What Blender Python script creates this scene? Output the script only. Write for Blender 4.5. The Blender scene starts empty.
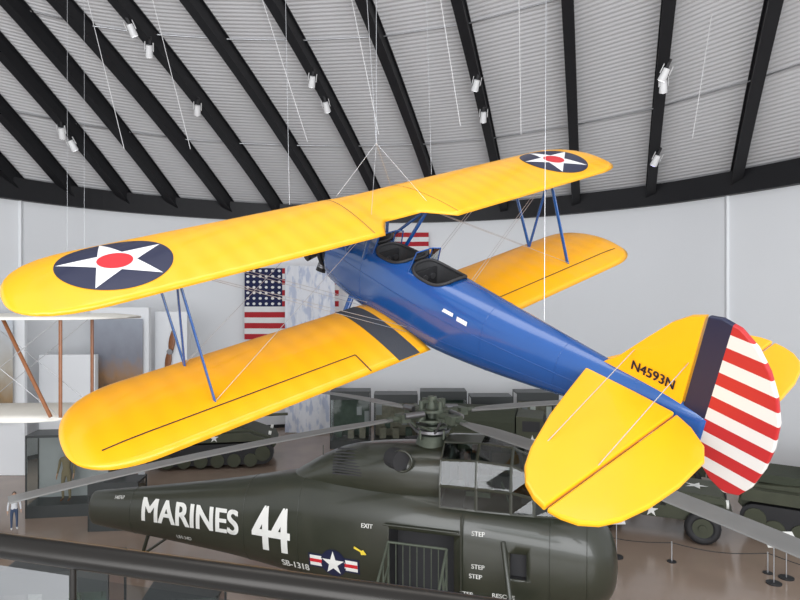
import bpy, bmesh, math, random
from mathutils import Matrix, Vector, Euler
random.seed(3)
CZ=7.13
SC=bpy.context.scene
SC.view_settings.view_transform='Standard'
# ---------------------------------------------------------------- materials
def mat(name,col,rough=.5,metal=0,coat=0,bump=0,bscale=8,var=.06,emit=0,trans=0,alpha=1,vscale=3):
    m=bpy.data.materials.new(name);m.use_nodes=True;nt=m.node_tree;b=nt.nodes['Principled BSDF']
    b.inputs['Roughness'].default_value=rough;b.inputs['Metallic'].default_value=metal
    b.inputs['Coat Weight'].default_value=coat;b.inputs['Coat Roughness'].default_value=.08
    b.inputs['Transmission Weight'].default_value=trans;b.inputs['Alpha'].default_value=alpha
    tc=nt.nodes.new('ShaderNodeTexCoord');no=nt.nodes.new('ShaderNodeTexNoise');no.inputs['Scale'].default_value=vscale
    nt.links.new(tc.outputs['Object'],no.inputs['Vector'])
    mx=nt.nodes.new('ShaderNodeMix');mx.data_type='RGBA'
    mx.inputs[6].default_value=(*[max(0,c*(1-var)) for c in col],1);mx.inputs[7].default_value=(*[min(1,c*(1+var)) for c in col],1)
    nt.links.new(no.outputs['Fac'],mx.inputs[0]);nt.links.new(mx.outputs[2],b.inputs['Base Color'])
    if emit: b.inputs['Emission Color'].default_value=(*col,1);b.inputs['Emission Strength'].default_value=emit
    if bump:
        n2=nt.nodes.new('ShaderNodeTexNoise');n2.inputs['Scale'].default_value=bscale;nt.links.new(tc.outputs['Object'],n2.inputs['Vector'])
        bp=nt.nodes.new('ShaderNodeBump');bp.inputs['Strength'].default_value=bump;bp.inputs['Distance'].default_value=.02
        nt.links.new(n2.outputs['Fac'],bp.inputs['Height']);nt.links.new(bp.outputs[0],b.inputs['Normal'])
    return m
def wave_bump(m,axis,scale,dist,coord='Object',strength=1,profile='SIN'):
    nt=m.node_tree;b=nt.nodes['Principled BSDF'];tc=nt.nodes.new('ShaderNodeTexCoord')
    w=nt.nodes.new('ShaderNodeTexWave');w.wave_type='BANDS';w.bands_direction=axis;w.wave_profile=profile
    w.inputs['Scale'].default_value=scale;w.inputs['Distortion'].default_value=0
    nt.links.new(tc.outputs[coord],w.inputs['Vector'])
    bp=nt.nodes.new('ShaderNodeBump');bp.inputs['Strength'].default_value=strength;bp.inputs['Distance'].default_value=dist
    nt.links.new(w.outputs['Fac'],bp.inputs['Height']);nt.links.new(bp.outputs[0],b.inputs['Normal'])
Yel=mat('yellow_fabric',(.90,.42,.005),.36,coat=.25,var=.04);wave_bump(Yel,'Y',1.0,.006)
YelP=mat('yellow_paint',(.90,.42,.005),.36,coat=.25,var=.04)
Blu=mat('blue_paint',(.003,.065,.26),.26,coat=.8,var=.06)
Nav=mat('navy_paint',(.012,.016,.05),.4,coat=.2)
Whi=mat('white_paint',(.80,.80,.80),.4)
Red=mat('red_paint',(.58,.02,.03),.4)
Blk=mat('black_rubber',(.018,.018,.02),.6)
Dgr=mat('walkway_grip',(.045,.05,.06),.8,bump=.4,bscale=60)
Ste=mat('steel_wire',(.55,.56,.58),.3,metal=.8)
WhC=mat('white_cord',(.8,.8,.8),.5)
Alu=mat('engine_metal',(.25,.25,.26),.35,metal=.9)
Lea=mat('brown_leather',(.16,.06,.025),.55)
Wod=mat('varnished_wood',(.25,.09,.03),.35,var=.3,vscale=12)
Int=mat('dark_interior',(.03,.03,.032),.8)
Oli=mat('olive_paint',(.029,.032,.021),.34,coat=.35,var=.2,vscale=2)
OlD=mat('olive_drab_vehicle',(.05,.055,.032),.6,var=.25)
OlC=mat('olive_canvas',(.045,.052,.034),.9,bump=.5,bscale=14)
OlH=mat('rotor_green_metal',(.085,.10,.075),.5,metal=.3,var=.35,vscale=9)
Bla=mat('blade_grey',(.19,.19,.185),.5,var=.1)
Yar=mat('marking_yellow',(.8,.6,.05),.5)
Cmt=mat('marking_white',(.78,.78,.74),.5)
Bem=mat('black_steel_beam',(.008,.008,.010),.55)
WalM=mat('white_wall_paint',(.84,.86,.88),.7,var=.02,vscale=.3)
CorM=mat('corrugated_ceiling_panel',(.66,.66,.67),.6,var=.04,vscale=.5);wave_bump(CorM,'Y',1.9,.02,'UV',1)
FloM=mat('polished_concrete',(.30,.225,.175),.16,var=.22,vscale=.6)
TanM=mat('khaki_cloth',(.25,.20,.12),.9,bump=.3);GrnC=mat('green_uniform_cloth',(.05,.07,.04),.9,bump=.3)
Skn=mat('skin',(.55,.33,.23),.5);Har=mat('dark_hair',(.02,.015,.012),.6,bump=.6,bscale=60)
ClW=mat('white_shirt_cloth',(.75,.77,.8),.9);Jea=mat('denim_cloth',(.06,.09,.16),.9)
OffW=mat('doped_linen',(.78,.76,.70),.7,var=.04);wave_bump(OffW,'X',1.2,.004)
Cab=mat('cabinet_grey',(.35,.36,.37),.6);CabD=mat('cabinet_dark',(.03,.035,.035),.4);PanG=mat('panel_green',(.06,.09,.07),.6,var=.5,vscale=4);PanT=mat('panel_tan',(.22,.2,.15),.6,var=.5,vscale=5)
LmpW=mat('lamp_housing_white',(.85,.85,.85),.4)
LmpE=mat('lamp_lens',(.95,.97,1),.3,emit=3)
LmpP=mat('lamp_lens_violet',(.55,.5,1),.3,emit=5)
RailM=mat('dark_handrail',(.02,.018,.016),.3,metal=.6)
def glass(name,tint,mixf,rough=.03):
    m=bpy.data.materials.new(name);m.use_nodes=True;nt=m.node_tree;nt.nodes.clear()
    o=nt.nodes.new('ShaderNodeOutputMaterial');t=nt.nodes.new('ShaderNodeBsdfTransparent');t.inputs[0].default_value=(*tint,1)
    g=nt.nodes.new('ShaderNodeBsdfGlossy');g.inputs['Roughness'].default_value=rough
    fr=nt.nodes.new('ShaderNodeFresnel');fr.inputs[0].default_value=1.45
    mu=nt.nodes.new('ShaderNodeMath');mu.operation='MULTIPLY';mu.inputs[1].default_value=mixf;nt.links.new(fr.outputs[0],mu.inputs[0])
    x=nt.nodes.new('ShaderNodeMixShader');nt.links.new(mu.outputs[0],x.inputs[0]);nt.links.new(t.outputs[0],x.inputs[1]);nt.links.new(g.outputs[0],x.inputs[2]);nt.links.new(x.outputs[0],o.inputs[0])
    return m
GlsH=glass('cockpit_glass',(.50,.57,.54),1.8);GlsC=glass('clear_glass',(.88,.92,.9),1.0);GlsR=glass('railing_glass',(.62,.66,.66),.8)
# ---------------------------------------------------------------- mesh builder
class B:
    def __init__(s,mats):s.v=[];s.f=[];s.m=[];s.s=[];s.mats=mats
    def add(s,vs,fs,mi=0,sm=False,M=None):
        o=len(s.v)
        for p in vs:
            p=Vector(p)
            if M is not None:p=M@p
            s.v.append(tuple(p))
        for f in fs:
            s.f.append([i+o for i in f]);s.m.append(mi);s.s.append(sm)
    def box(s,c,d,mi=0,M=None,rot=None):
        x,y,z=[a/2 for a in d];vs=[Vector((i*x,j*y,k*z)) for i in(-1,1) for j in(-1,1) for k in(-1,1)]
        if rot is not None: vs=[Euler(rot).to_matrix()@v for v in vs]
        vs=[v+Vector(c) for v in vs]
        s.add(vs,[(0,1,3,2),(4,6,7,5),(0,4,5,1),(2,3,7,6),(0,2,6,4),(1,5,7,3)],mi,False,M)
    def cyl(s,a,b,r0,r1=None,n=12,mi=0,cap=True,sm=True,M=None,flat=1):
        a=Vector(a);b=Vector(b);r1=r0 if r1 is None else r1;d=(b-a).normalized()
        u=d.orthogonal().normalized() if flat==1 else Vector((1,0,0))-d*d.x
        u.normalize();w=d.cross(u)
        vs=[]
        for p,r in((a,r0),(b,r1)):
            for i in range(n):
                t=2*math.pi*i/n;vs.append(p+u*math.cos(t)*r+w*math.sin(t)*r*flat)
        s.add(vs,[(i,(i+1)%n,n+(i+1)%n,n+i) for i in range(n)],mi,sm,M)
        if cap:s.add(vs[:n],[tuple(range(n))[::-1]],mi,False,M);s.add(vs[n:],[tuple(range(n))],mi,False,M)
    def path(s,pts,r,n=8,mi=0):
        for a,b in zip(pts[:-1],pts[1:]):s.cyl(a,b,r,r,n,mi)
    def loft(s,rings,mi=0,cap=True,sm=True,closed=True,M=None):
        n=len(rings[0]);vs=[p for r in rings for p in r];fs=[]
        for k in range(len(rings)-1):
            for i in range(n if closed else n-1):
                j=(i+1)%n;fs.append((k*n+i,k*n+j,(k+1)*n+j,(k+1)*n+i))
        if cap:fs.append(tuple(range(n))[::-1]);fs.append(tuple((len(rings)-1)*n+i for i in range(n)))
        s.add(vs,fs,mi,sm,M)
    def sphere(s,c,r,mi=0,n=16,m=10,M=None):
        if not hasattr(r,'__len__'):r=(r,r,r)
        rings=[]
        for k in range(m+1):
            t=math.pi*(k/m);t=min(max(t,.02),math.pi-.02)
            rings.append([(c[0]+r[0]*math.sin(t)*math.cos(a),c[1]+r[1]*math.sin(t)*math.sin(a),c[2]-r[2]*math.cos(t)) for a in [2*math.pi*i/n for i in range(n)]])
        s.loft(rings,mi,True,True,True,M)
    def prism(s,out,fn,h0,h1,mi=0,sm=False,M=None):
        n=len(out);vs=[fn(p[0],p[1],h0) for p in out]+[fn(p[0],p[1],h1) for p in out]
        s.add(vs,[tuple(range(n))[::-1],tuple(range(n,2*n))]+[(i,(i+1)%n,n+(i+1)%n,n+i) for i in range(n)],mi,sm,M)
    def torus(s,c,R,r,axis='y',n=28,m=10,mi=0,M=None):
        rings=[]
        for i in range(n+1):
            a=2*math.pi*i/n;ring=[]
            for j in range(m):
                b=2*math.pi*j/m;q=R+r*math.cos(b);h=r*math.sin(b)
                x,z=q*math.cos(a),q*math.sin(a)
                p={'y':(x,h,z),'z':(x,z,h),'x':(h,x,z)}[axis]
                ring.append((c[0]+p[0],c[1]+p[1],c[2]+p[2]))
            rings.append(ring)
        s.loft(rings,mi,False,True,True,M)
    def build(s,name,parent=None,bevel=0,fixn=True,M=None):
        me=bpy.data.meshes.new(name);me.from_pydata(s.v,[],s.f)
        for m in s.mats:me.materials.append(m)
        for p,mi,sm in zip(me.polygons,s.m,s.s):p.material_index=mi;p.use_smooth=sm
        if fixn:
            bm=bmesh.new();bm.from_mesh(me);bmesh.ops.recalc_face_normals(bm,faces=bm.faces);bm.to_mesh(me);bm.free()
        o=bpy.data.objects.new(name,me);SC.collection.objects.link(o)
        if parent:o.parent=parent
        if M is not None:o.matrix_world=M
        if bevel:
            d=o.modifiers.new('bev','BEVEL');d.width=bevel;d.segments=2;d.limit_method='ANGLE'
        return o
def empty(name,M=None):
    o=bpy.data.objects.new(name,None);SC.collection.objects.link(o);o.empty_display_size=.3
    if M is not None:o.matrix_world=M
    return o
def LM(x,y,z=0,yaw=0):return Matrix.Translation((x,y,z))@Matrix.Rotation(yaw,4,'Z')
def catmull(P,n):
    out=[]
    for i in range(len(P)-1):
        p0=P[max(i-1,0)];p1=P[i];p2=P[i+1];p3=P[min(i+2,len(P)-1)]
        for k in range(n):
            t=k/n;out.append([.5*(2*b+(c-a)*t+(2*a-5*b+4*c-d)*t*t+(3*b-a-3*c+d)*t**3) for a,b,c,d in zip(p0,p1,p2,p3)])
    out.append(list(P[-1]));return out
def textmesh(s,size):
    cu=bpy.data.curves.new('t','FONT');cu.body=s;cu.size=size;cu.align_x='CENTER';cu.align_y='CENTER'
    o=bpy.data.objects.new('t',cu);SC.collection.objects.link(o);dg=bpy.context.evaluated_depsgraph_get()
    me=bpy.data.meshes.new_from_object(o.evaluated_get(dg))
    bm=bmesh.new();bm.from_mesh(me);bmesh.ops.triangulate(bm,faces=bm.faces)
    tris=[[tuple(v.co)[:2] for v in f.verts] for f in bm.faces];bm.free()
    bpy.data.objects.remove(o);bpy.data.meshes.remove(me)
    lim=max(.05,size*.12);out=[]
    while tris:
        t=tris.pop();L=[math.dist(t[i],t[(i+1)%3]) for i in range(3)];m=max(L)
        if m<lim:out.append(t);continue
        i=L.index(m);a,b_,c=t[i],t[(i+1)%3],t[(i+2)%3];q=((a[0]+b_[0])/2,(a[1]+b_[1])/2);tris+=[[a,q,c],[q,b_,c]]
    return out
def addtext(b,s,size,fn,mi,bold=0,sx=1):
    T=textmesh(s,size)
    offs=[(0,0)] if not bold else [(-bold,-bold/2),(bold,-bold/2),(-bold,bold/2),(bold,bold/2)]
    for ox,oy in offs:
        for t in T:b.add([fn(p[0]*sx+ox,p[1]+oy) for p in t],[(0,1,2)],mi)
# ================================================================= HALL
EP=[(-24,12),(-21.5,18.5),(-18.2,25.0),(-14.6,30.2),(-9.8,33.6),(-5,35),(0.6,35.2),(5.2,34.0),(8.9,31.6),(11.9,28.8),(13.9,25.9),(15.4,23.0),(17.5,18),(19,12)]
EC=catmull(EP,12)
ZW=11.5;ZR=12.35
b=B([WalM]);b.loft([[(p[0],p[1],z) for p in EC] for z in (0,ZW+.3)],0,cap=False,closed=False);w=b.build('wall_back',fixn=False)
b=B([Bem])
def off(i,d):
    a=EC[max(i-1,0)];c=EC[min(i+1,len(EC)-1)];t=Vector((c[0]-a[0],c[1]-a[1])).normalized();n=Vector((t.y,-t.x));return (EC[i][0]+n.x*d,EC[i][1]+n.y*d)
rings=[]
for i in range(len(EC)):
    p=off(i,.35);q=off(i,-.1);rings.append([(p[0],p[1],ZW),(p[0],p[1],ZR+.1),(q[0],q[1],ZR+.1),(q[0],q[1],ZW)])
b.loft(rings,0,sm=False);b.build('trim_wall_head')
b=B([Bem]);rings=[]
for i in range(len(EC)):
    p=off(i,.04);q=off(i,-.04);rings.append([(p[0],p[1],0),(p[0],p[1],.18),(q[0],q[1],.18),(q[0],q[1],0)])
b.loft(rings,0,sm=False);b.build('baseboard_back')
def eave_at(k):
    for i in range(len(EC)-1):
        a=EC[i];c=EC[i+1];ra=a[0]/a[1];rc=c[0]/c[1]
        if ra<=k<=rc:
            t=(k-ra)/(rc-ra);return (a[0]+(c[0]-a[0])*t,a[1]+(c[1]-a[1])*t)
    return tuple(EC[0]) if k<EC[0][0]/EC[0][1] else tuple(EC[-1])
BR=[(-150,.10),(-90,.12),(-35,.14),(22,.16),(76,.17),(130,.20),(178,.24),(232,.32),(281,.35),(332,.36),(386,.35),(442,.33),(505,.33),(576,.315),(650,.33),(735,.37),(835,.38),(960,.38)]
SLOPE=.565
beams=[]
for u,dx in BR:
    e=eave_at((u-400)/620.);beams.append((Vector((e[0],e[1],ZR)),Vector((-dx,-1,SLOPE))))
def bpt(i,s):
    e,d=beams[i];return e+d*s+Vector((0,0,.11*s*(1-s/12)))
def roofpt(fi,s):
    i=min(int(fi),len(beams)-2);t=fi-i;return bpt(i,s).lerp(bpt(i+1,s),t)
SM=24
uvs=[]
me=bpy.data.meshes.new('ceiling');vs=[];fs=[];NS=24
for i in range(len(beams)):
    for k in range(NS+1):
        s=-.6+k*(SM+.6)/NS;vs.append(tuple(bpt(i,s)+Vector((0,0,.10))));uvs.append((i,s))
for i in range(len(beams)-1):
    for k in range(NS):
        a=i*(NS+1)+k;fs.append((a,a+1,a+NS+2,a+NS+1))
me.from_pydata(vs,[],fs);uvl=me.uv_layers.new(name='UVMap')
for l in me.loops:uvl.data[l.index].uv=uvs[l.vertex_index]
for p in me.polygons:p.use_smooth=True
me.materials.append(CorM);o=bpy.data.objects.new('ceiling',me);SC.collection.objects.link(o)
for i,(e,d) in enumerate(beams):
    b=B([Bem])
    side=d.normalized().cross(Vector((0,0,1))).normalized()
    def rect(s,w0,z0,z1):
        p=bpt(i,s);up=Vector((0,0,1));return [p+side*w0+up*z0,p-side*w0+up*z0,p-side*w0+up*z1,p+side*w0+up*z1]
    for w0,z0,z1 in((.2,-.66,-.58),(.12,-.58,.04),(.2,.04,.09)):
        b.loft([rect(-.25+k*(SM+.25)/20,w0,z0,z1) for k in range(21)],0,sm=False)
    b.build('roof_beam')
b=B([Ste])
for s in (4.0,9.5,15):
    for i in range(len(beams)-1):b.cyl(roofpt(i,s)+Vector((0,0,-.02)),roofpt(i+1,s)+Vector((0,0,-.02)),.03,n=6)
b.build('ceiling_conduit')
for u in (22,726):
    e=eave_at((u-400)/620.);b=B([WalM]);b.box((e[0],e[1]-.08,ZW/2),(.12,.12,ZW));b.build('trim_wall_seam')
b=B([FloM]);b.add([(-26,-14,0),(26,-14,0),(26,37,0),(-26,37,0)],[(0,1,2,3)]);b.build('floor')
# balcony
bal=empty('balcony_railing')
d=Vector((.8,-.23,0)).normalized();P0=Vector((-.8,1.24,CZ-.49))
A=P0-d*2.6;C=P0+d*3.2
b=B([RailM]);b.cyl(A,C,.0235,n=20);b.build('handrail',bal)
b=B([GlsR])
nrm=Vector((-d.y,d.x,0))
def gp(s0,s1):
    a=P0+d*s0;c=P0+d*s1
    b.add([(a.x,a.y,CZ-1.55),(c.x,c.y,CZ-1.55),(c.x,c.y,CZ-.53),(a.x,a.y,CZ-.53)],[(0,1,2,3)])
for s0,s1 in((-2.55,-1.2),(-1.18,.17),(.19,1.55),(1.57,2.9)):gp(s0,s1)
b.build('glass_panels',bal)
b=B([RailM])
for s in(-1.19,.18,1.56):
    q=P0+d*s+nrm*.0;b.cyl((q.x,q.y,CZ-1.6),(q.x,q.y,CZ-.5),.006,n=8)
b.build('posts',bal)
b=B([Cab]);q0=A+nrm*.05;q1=C+nrm*.05
r=lambda q,e:[(q.x,q.y,CZ-1.85),(q.x,q.y,CZ-1.58),(q.x-nrm.x*e,q.y-nrm.y*e,CZ-1.58),(q.x-nrm.x*e,q.y-nrm.y*e,CZ-1.85)]
b.loft([r(q0,3.5),r(q1,3.5)],0,sm=False);b.build('balcony_floor')
# ================================================================= BIPLANE
MP=Matrix(((-.6306,-.7758,.0203,-1.492),(.6836,-.5676,-.4588,10.793),(.3674,-.2754,.8882,1.223+CZ),(0,0,0,1)))
q=MP.to_3x3();F=q.col[0].normalized();Lq=(q.col[1]-F*F.dot(q.col[1])).normalized();U=F.cross(Lq)
MP=Matrix(((F.x,Lq.x,U.x,-1.492),(F.y,Lq.y,U.y,10.793),(F.z,Lq.z,U.z,1.223+CZ),(0,0,0,1)))
bp=empty('biplane',MP)
CH=1.61;XU=-1.23;XL=-1.89;ZU=.93;ZL=-.59
def af(t):
    t=min(max(t,0),1);yt=.105*5*(.2969*math.sqrt(t)-.126*t-.3516*t*t+.2843*t**3-.1036*t**4)
    yc=.03/(.16)*(.8*t-t*t) if t<.4 else .03/.36*(.2+.8*t-t*t)
    return yc+yt,yc-yt
class Wing:
    def __init__(s,xle,half,z0,dih,cut):s.xle=xle;s.h=half;s.z0=z0;s.d=dih;s.cut=cut
    def ends(s,y):
        y=abs(y);L=.85;a=max(0,(y-(s.h-L))/L);a=min(a,.9995);k=1-(1-a**2.4)**(1/2.4)
        le=s.xle-.58*CH*k;te=s.xle-CH+.42*CH*k
        if s.cut and y<.62:te+=.42*min(1,(math.cos(y/.62*math.pi/2)*1.6))
        return le,te
    def zb(s,y):return s.z0+abs(y)*s.d
    def top(s,x,y):
        le,te=s.ends(y);c=le-te;return s.zb(y)+c*af((le-x)/c)[0]
WU=Wing(XU,4.88,ZU,.015,True);WL=Wing(XL,4.80,ZL,.026,False)
def wingmesh(W,y0,y1,name):
    ys=[];n=60
    for i in range(n+1):ys.append(y0+(y1-y0)*i/n)
    for e in (W.h,-W.h):
        for q in(.005,.02,.05,.1,.2,.3):
            y=e-q*(1 if e>0 else -1)
            if y0<=y<=y1:ys.append(y)
    ys=sorted(set(round(y,4) for y in ys));T=[0,.004,.015,.04,.08,.15,.25,.38,.5,.65,.8,.92,1]
    b=B([Yel]);rings=[]
    for y in ys:
        le,te=W.ends(y);c=le-te
        r=[(le-t*c,y,W.zb(y)+c*af(t)[0]) for t in T]+[(le-t*c,y,W.zb(y)+c*af(t)[1]) for t in T[-2:0:-1]]
        rings.append(r)
    b.loft(rings);return b.build(name,bp)
wingmesh(WU,-WU.h,WU.h,'upper_wing');wingmesh(WL,.36,WL.h,'lower_left_wing');wingmesh(WL,-WL.h,-.36,'lower_right_wing')
def radial(b,W,cx,cy,outl,mi,o,steps=8):
    n=len(outl);vs=[(cx,cy,W.top(cx,cy)+o)];fs=[]
    for k in range(1,steps+1):
        for p in outl:
            x=cx+p[0]*k/steps;y=cy+p[1]*k/steps;vs.append((x,y,W.top(x,y)+o))
    for i in range(n):
        j=(i+1)%n;fs.append((0,1+i,1+j))
        for k in range(steps-1):fs.append((1+k*n+i,1+(k+1)*n+i,1+(k+1)*n+j,1+k*n+j))
    b.add(vs,fs,mi,True)
def circ(r,n=60):return [(r*math.cos(2*math.pi*i/n),r*math.sin(2*math.pi*i/n)) for i in range(n)]
def starpts(r,rot=0,sub=4):
    k=[];
    for i in range(10):
        a=rot+math.pi*i/5;q=r if i%2==0 else r*.382;k.append((q*math.cos(a),q*math.sin(a)))
    out=[]
    for i in range(10):
        a=k[i];c=k[(i+1)%10]
        for t in range(sub):out.append((a[0]+(c[0]-a[0])*t/sub,a[1]+(c[1]-a[1])*t/sub))
    return out
b=B([Nav,Whi,Red,Dgr,Blk])
for s in(1,-1):
    cx,cy=XU-.5*CH,3.76*s
    radial(b,WU,cx,cy,circ(.60),0,.004);radial(b,WU,cx,cy,starpts(.585),1,.008);radial(b,WU,cx,cy,circ(.185,36),2,.012)
def strip(b,W,pts,w,mi,o=.005,n=14):
    for (x0,y0),(x1,y1) in zip(pts[:-1],pts[1:]):
        dv=Vector((x1-x0,y1-y0));pn=Vector((-dv.y,dv.x)).normalized()*w/2;vs=[];fs=[]
        for i in range(n+1):
            x=x0+dv.x*i/n;y=y0+dv.y*i/n
            for sg in(1,-1):
                X=x+pn.x*sg;Y=y+pn.y*sg;vs.append((X,Y,W.top(X,Y)+o))
        fs=[(2*i,2*i+1,2*i+3,2*i+2) for i in range(n)];b.add(vs,fs,mi,True)
for s in(1,-1):
    strip(b,WL,[(XL-.04,.72*s),(XL-CH+.02,.72*s)],.36,3)
    strip(b,WL,[(XL-CH+.03,1.35*s),(XL-CH*.76,1.35*s),(XL-CH*.76,4.5*s)],.018,4)
    strip(b,WU,[(XU-.05,.6*s),(XU-CH+.1,.75*s)],.01,3,.003)
b.build('wing_markings',bp,fixn=False)
# fuselage
FS0=[(-.92,.40,.43,-.47,2.3),(-1.3,.43,.48,-.52,2.5),(-1.9,.44,.53,-.57,2.6),(-2.6,.44,.55,-.58,2.6),(-3.4,.42,.55,-.56,2.5),(-4.2,.36,.50,-.48,2.4),(-5,.285,.43,-.37,2.3),(-5.8,.2,.36,-.24,2.2),(-6.5,.12,.31,-.14,2.1),(-7.0,.05,.27,-.08,2)]
def dzf(x):return -.15*min(1,max(0,(x+6.5)/2.7))
FS=[(x,hw,zt+dzf(x),zb+dzf(x),e) for x,hw,zt,zb,e in FS0]
FSd=catmull(FS,6)
def sec(x,hw,zt,zb,e,n=40):
    zc=(zt+zb)/2;hh=(zt-zb)/2;r=[]
    for i in range(n):
        a=2*math.pi*i/n;c=math.cos(a);s=math.sin(a)
        r.append((x,hw*math.copysign(abs(c)**(2/e),c),zc+hh*math.copysign(abs(s)**(2/e),s)))
    return r
b=B([Blu,Int]);b.loft([sec(*p) for p in FSd]);fus=b.build('fuselage',bp)
def lookup(tab,x):
    t=sorted(tab,key=lambda p:p[0])
    for a,c in zip(t[:-1],t[1:]):
        if a[0]<=x<=c[0]:
            k=(x-a[0])/(c[0]-a[0]) if c[0]>a[0] else 0;return [a[i]+(c[i]-a[i])*k for i in range(1,5)]
    return t[0][1:] if x<t[0][0] else t[-1][1:]
def skin_y(tab,x,z):
    hw,zt,zb,e=lookup(tab,x);zc=(zt+zb)/2;hh=(zt-zb)/2;q=min(.999,abs((z-zc)/hh));return hw*(1-q**e)**(1/e)
def skin_z(tab,x,y):
    hw,zt,zb,e=lookup(tab,x);zc=(zt+zb)/2;hh=(zt-zb)/2;q=min(.999,abs(y/hw));return zc+hh*(1-q**e)**(1/e)
CK=[(-2.36,.34,.27),(-3.2,.36,.28)]
b=B([Blu,Int])
for cx,a,w_ in CK:
    o=[(cx+a*math.copysign(abs(math.cos(t))**(2/3),math.cos(t)),w_*math.copysign(abs(math.sin(t))**(2/3),math.sin(t))) for t in [2*math.pi*i/32 for i in range(32)]]
    b.prism(o,lambda x,y,h:(x,y,h),-.5,.9,1)
cut=b.build('cockpit_cutter',bp)
md=fus.modifiers.new('cockpits','BOOLEAN');md.object=cut;md.operation='DIFFERENCE';md.solver='EXACT'
bpy.context.view_layer.update()
dg=bpy.context.evaluated_depsgraph_get();nm=bpy.data.meshes.new_from_object(fus.evaluated_get(dg));fus.modifiers.clear();fus.data=nm
bpy.data.objects.remove(cut)
b=B([Lea,Int,Alu,Blk,Whi])
for cx,a,w_ in CK:
    pts=[];D=dzf(cx)
    for i in range(41):
        t=2*math.pi*i/40;x=cx+a*math.copysign(abs(math.cos(t))**(2/3),math.cos(t));y=w_*math.copysign(abs(math.sin(t))**(2/3),math.sin(t));pts.append((x,y,skin_z(FSd,x,y)+.01))
    b.path(pts,.022,8,3)
    b.box((cx-.27,0,.12+D),(.05,.4,.55),0,rot=(0,-.15,0));b.box((cx-.1,0,-.12+D),(.36,.4,.06),0)
    for y in(-.08,.08):b.box((cx-.235,y,.14+D),(.02,.05,.5),4,rot=(0,-.15,0))
    b.box((cx+.29,0,.32+D),(.03,.44,.26),3)
    for y in(-.14,0,.14):b.cyl((cx+.275,y,.33+D),(cx+.26,y,.33+D),.045,n=14,mi=2)
    b.cyl((cx+.02,0,-.3+D),(cx+.05,0,.15+D),.012,n=8,mi=2)
b.build('cockpit_trim',bp)
b=B([GlsC,Blu])
for cx,a,w_ in CK:
    x0=cx+a+.02
    pts=[(x0-.05,.27,skin_z(FSd,x0,.27)),(x0+.02,.17,skin_z(FSd,x0,.17)),(x0+.02,-.17,skin_z(FSd,x0,.17)),(x0-.05,-.27,skin_z(FSd,x0,.27))]
    top=[(p[0]-.09,p[1]*.85,max(.74+dzf(cx),p[2]+.18)) for p in pts]
    for i in range(3):b.add([pts[i],pts[i+1],top[i+1],top[i]],[(0,1,2,3)],0)
    b.path(top,.010,6,1)
    for p,t in zip(pts,top):b.cyl(p,t,.010,n=6,mi=1)
b.build('windshields',bp)
b=B([Whi,Blu,Dgr])
for x,z,w_,h in((-3.78,.10,.20,.045),(-4.02,.07,.2,.055)):
    b.add([(x+w_/2,skin_y(FSd,x,z)+.006,z),(x-w_/2,skin_y(FSd,x,z)+.004,z),(x-w_/2,skin_y(FSd,x,z+h)+.006,z+h),(x+w_/2,skin_y(FSd,x,z+h)+.006,z+h)],[(0,1,2,3)])
for x in(-1.95,-4.35,-5.4):
    rp_=[(p[0],p[1]*1.004,p[2]) for p in sec(x,*lookup(FSd,x),n=40)];b.path(rp_+rp_[:1],.003,5,1)
for z0 in(.16,-.22):
    for s in(1,-1):b.path([(x,s*(skin_y(FSd,x,z0*max(.25,1+(x+3)*.22)+dzf(x))+.001),z0*max(.25,1+(x+3)*.22)+dzf(x)) for x in [-1.0-.3*k for k in range(18)]],.004,5,1)
b.build('placards',bp)
# engine
EZ=-.1
b=B([Alu,Blk,Blu])
b.cyl((-.92,0,EZ-.05),(-.55,0,EZ),.36,.3,24,1);b.cyl((-.55,0,EZ),(-.28,0,EZ),.24,.16,24,0);b.cyl((-.28,0,EZ),(-.02,0,EZ),.09,.05,16,0)
for i in range(7):
    a=math.pi/2+2*math.pi*i/7;dy,dz=math.cos(a),math.sin(a)
    for k in range(9):
        r=.2+k*.035;b.cyl((-.5,dy*r,dz*r+EZ),(-.5,dy*(r+.022),dz*(r+.022)+EZ),.085,n=14,mi=0 if k<7 else 1)
    b.cyl((-.44,dy*.16,dz*.16+EZ),(-.44,dy*.5,dz*.5+EZ),.012,n=6,mi=1)
b.torus((-.7,0,EZ),.36,.035,'x',mi=1);b.build('radial_engine',bp)
b=B([Alu,Blk]);
for s in(1,-1):
    rings=[]
    for k in range(13):
        r=.08+k*.1;c=.07+.09*math.sin(math.pi*min(1,(k+1.5)/13))*(1 if k<12 else .5);tw=math.radians(55-k*3.2)*s
        ring=[]
        for t in range(10):
            a=2*math.pi*t/10;u_=c*math.cos(a)*.8;v_=.016*math.sin(a);ring.append((-.12+u_*math.sin(tw)*.5+v_*math.cos(tw),s*r,EZ+u_*math.cos(tw)))
        rings.append(ring)
    b.loft(rings)
b.sphere((-.08,0,EZ),(.1,.09,.09),0);b.build('propeller',bp)
b=B([Blu])
def strut(a,c,w_=.035):b.cyl(a,c,w_,w_,10,0,flat=.42)
ST=3.24
for s in(1,-1):
    uf=(XU-.22,ST*s,WU.zb(ST)+.02);ur=(XU-1.15,ST*s,WU.zb(ST)+.02);lf=(XL-.25,ST*s,WL.zb(ST)+.1);lr=(XL-1.12,ST*s,WL.zb(ST)+.07)
    strut(uf,lf);strut(ur,lr);strut(ur,lf,.028)
    cf=(XU-.22,.5*s,ZU+.03);cr=(XU-1.15,.5*s,ZU+.03)
    strut((-1.55,.38*s,.22),cf);strut((-2.0,.4*s,.26),cr);strut((-1.55,.38*s,.22),cr,.025)
b.build('interplane_struts',bp)
b=B([Ste])
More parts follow.
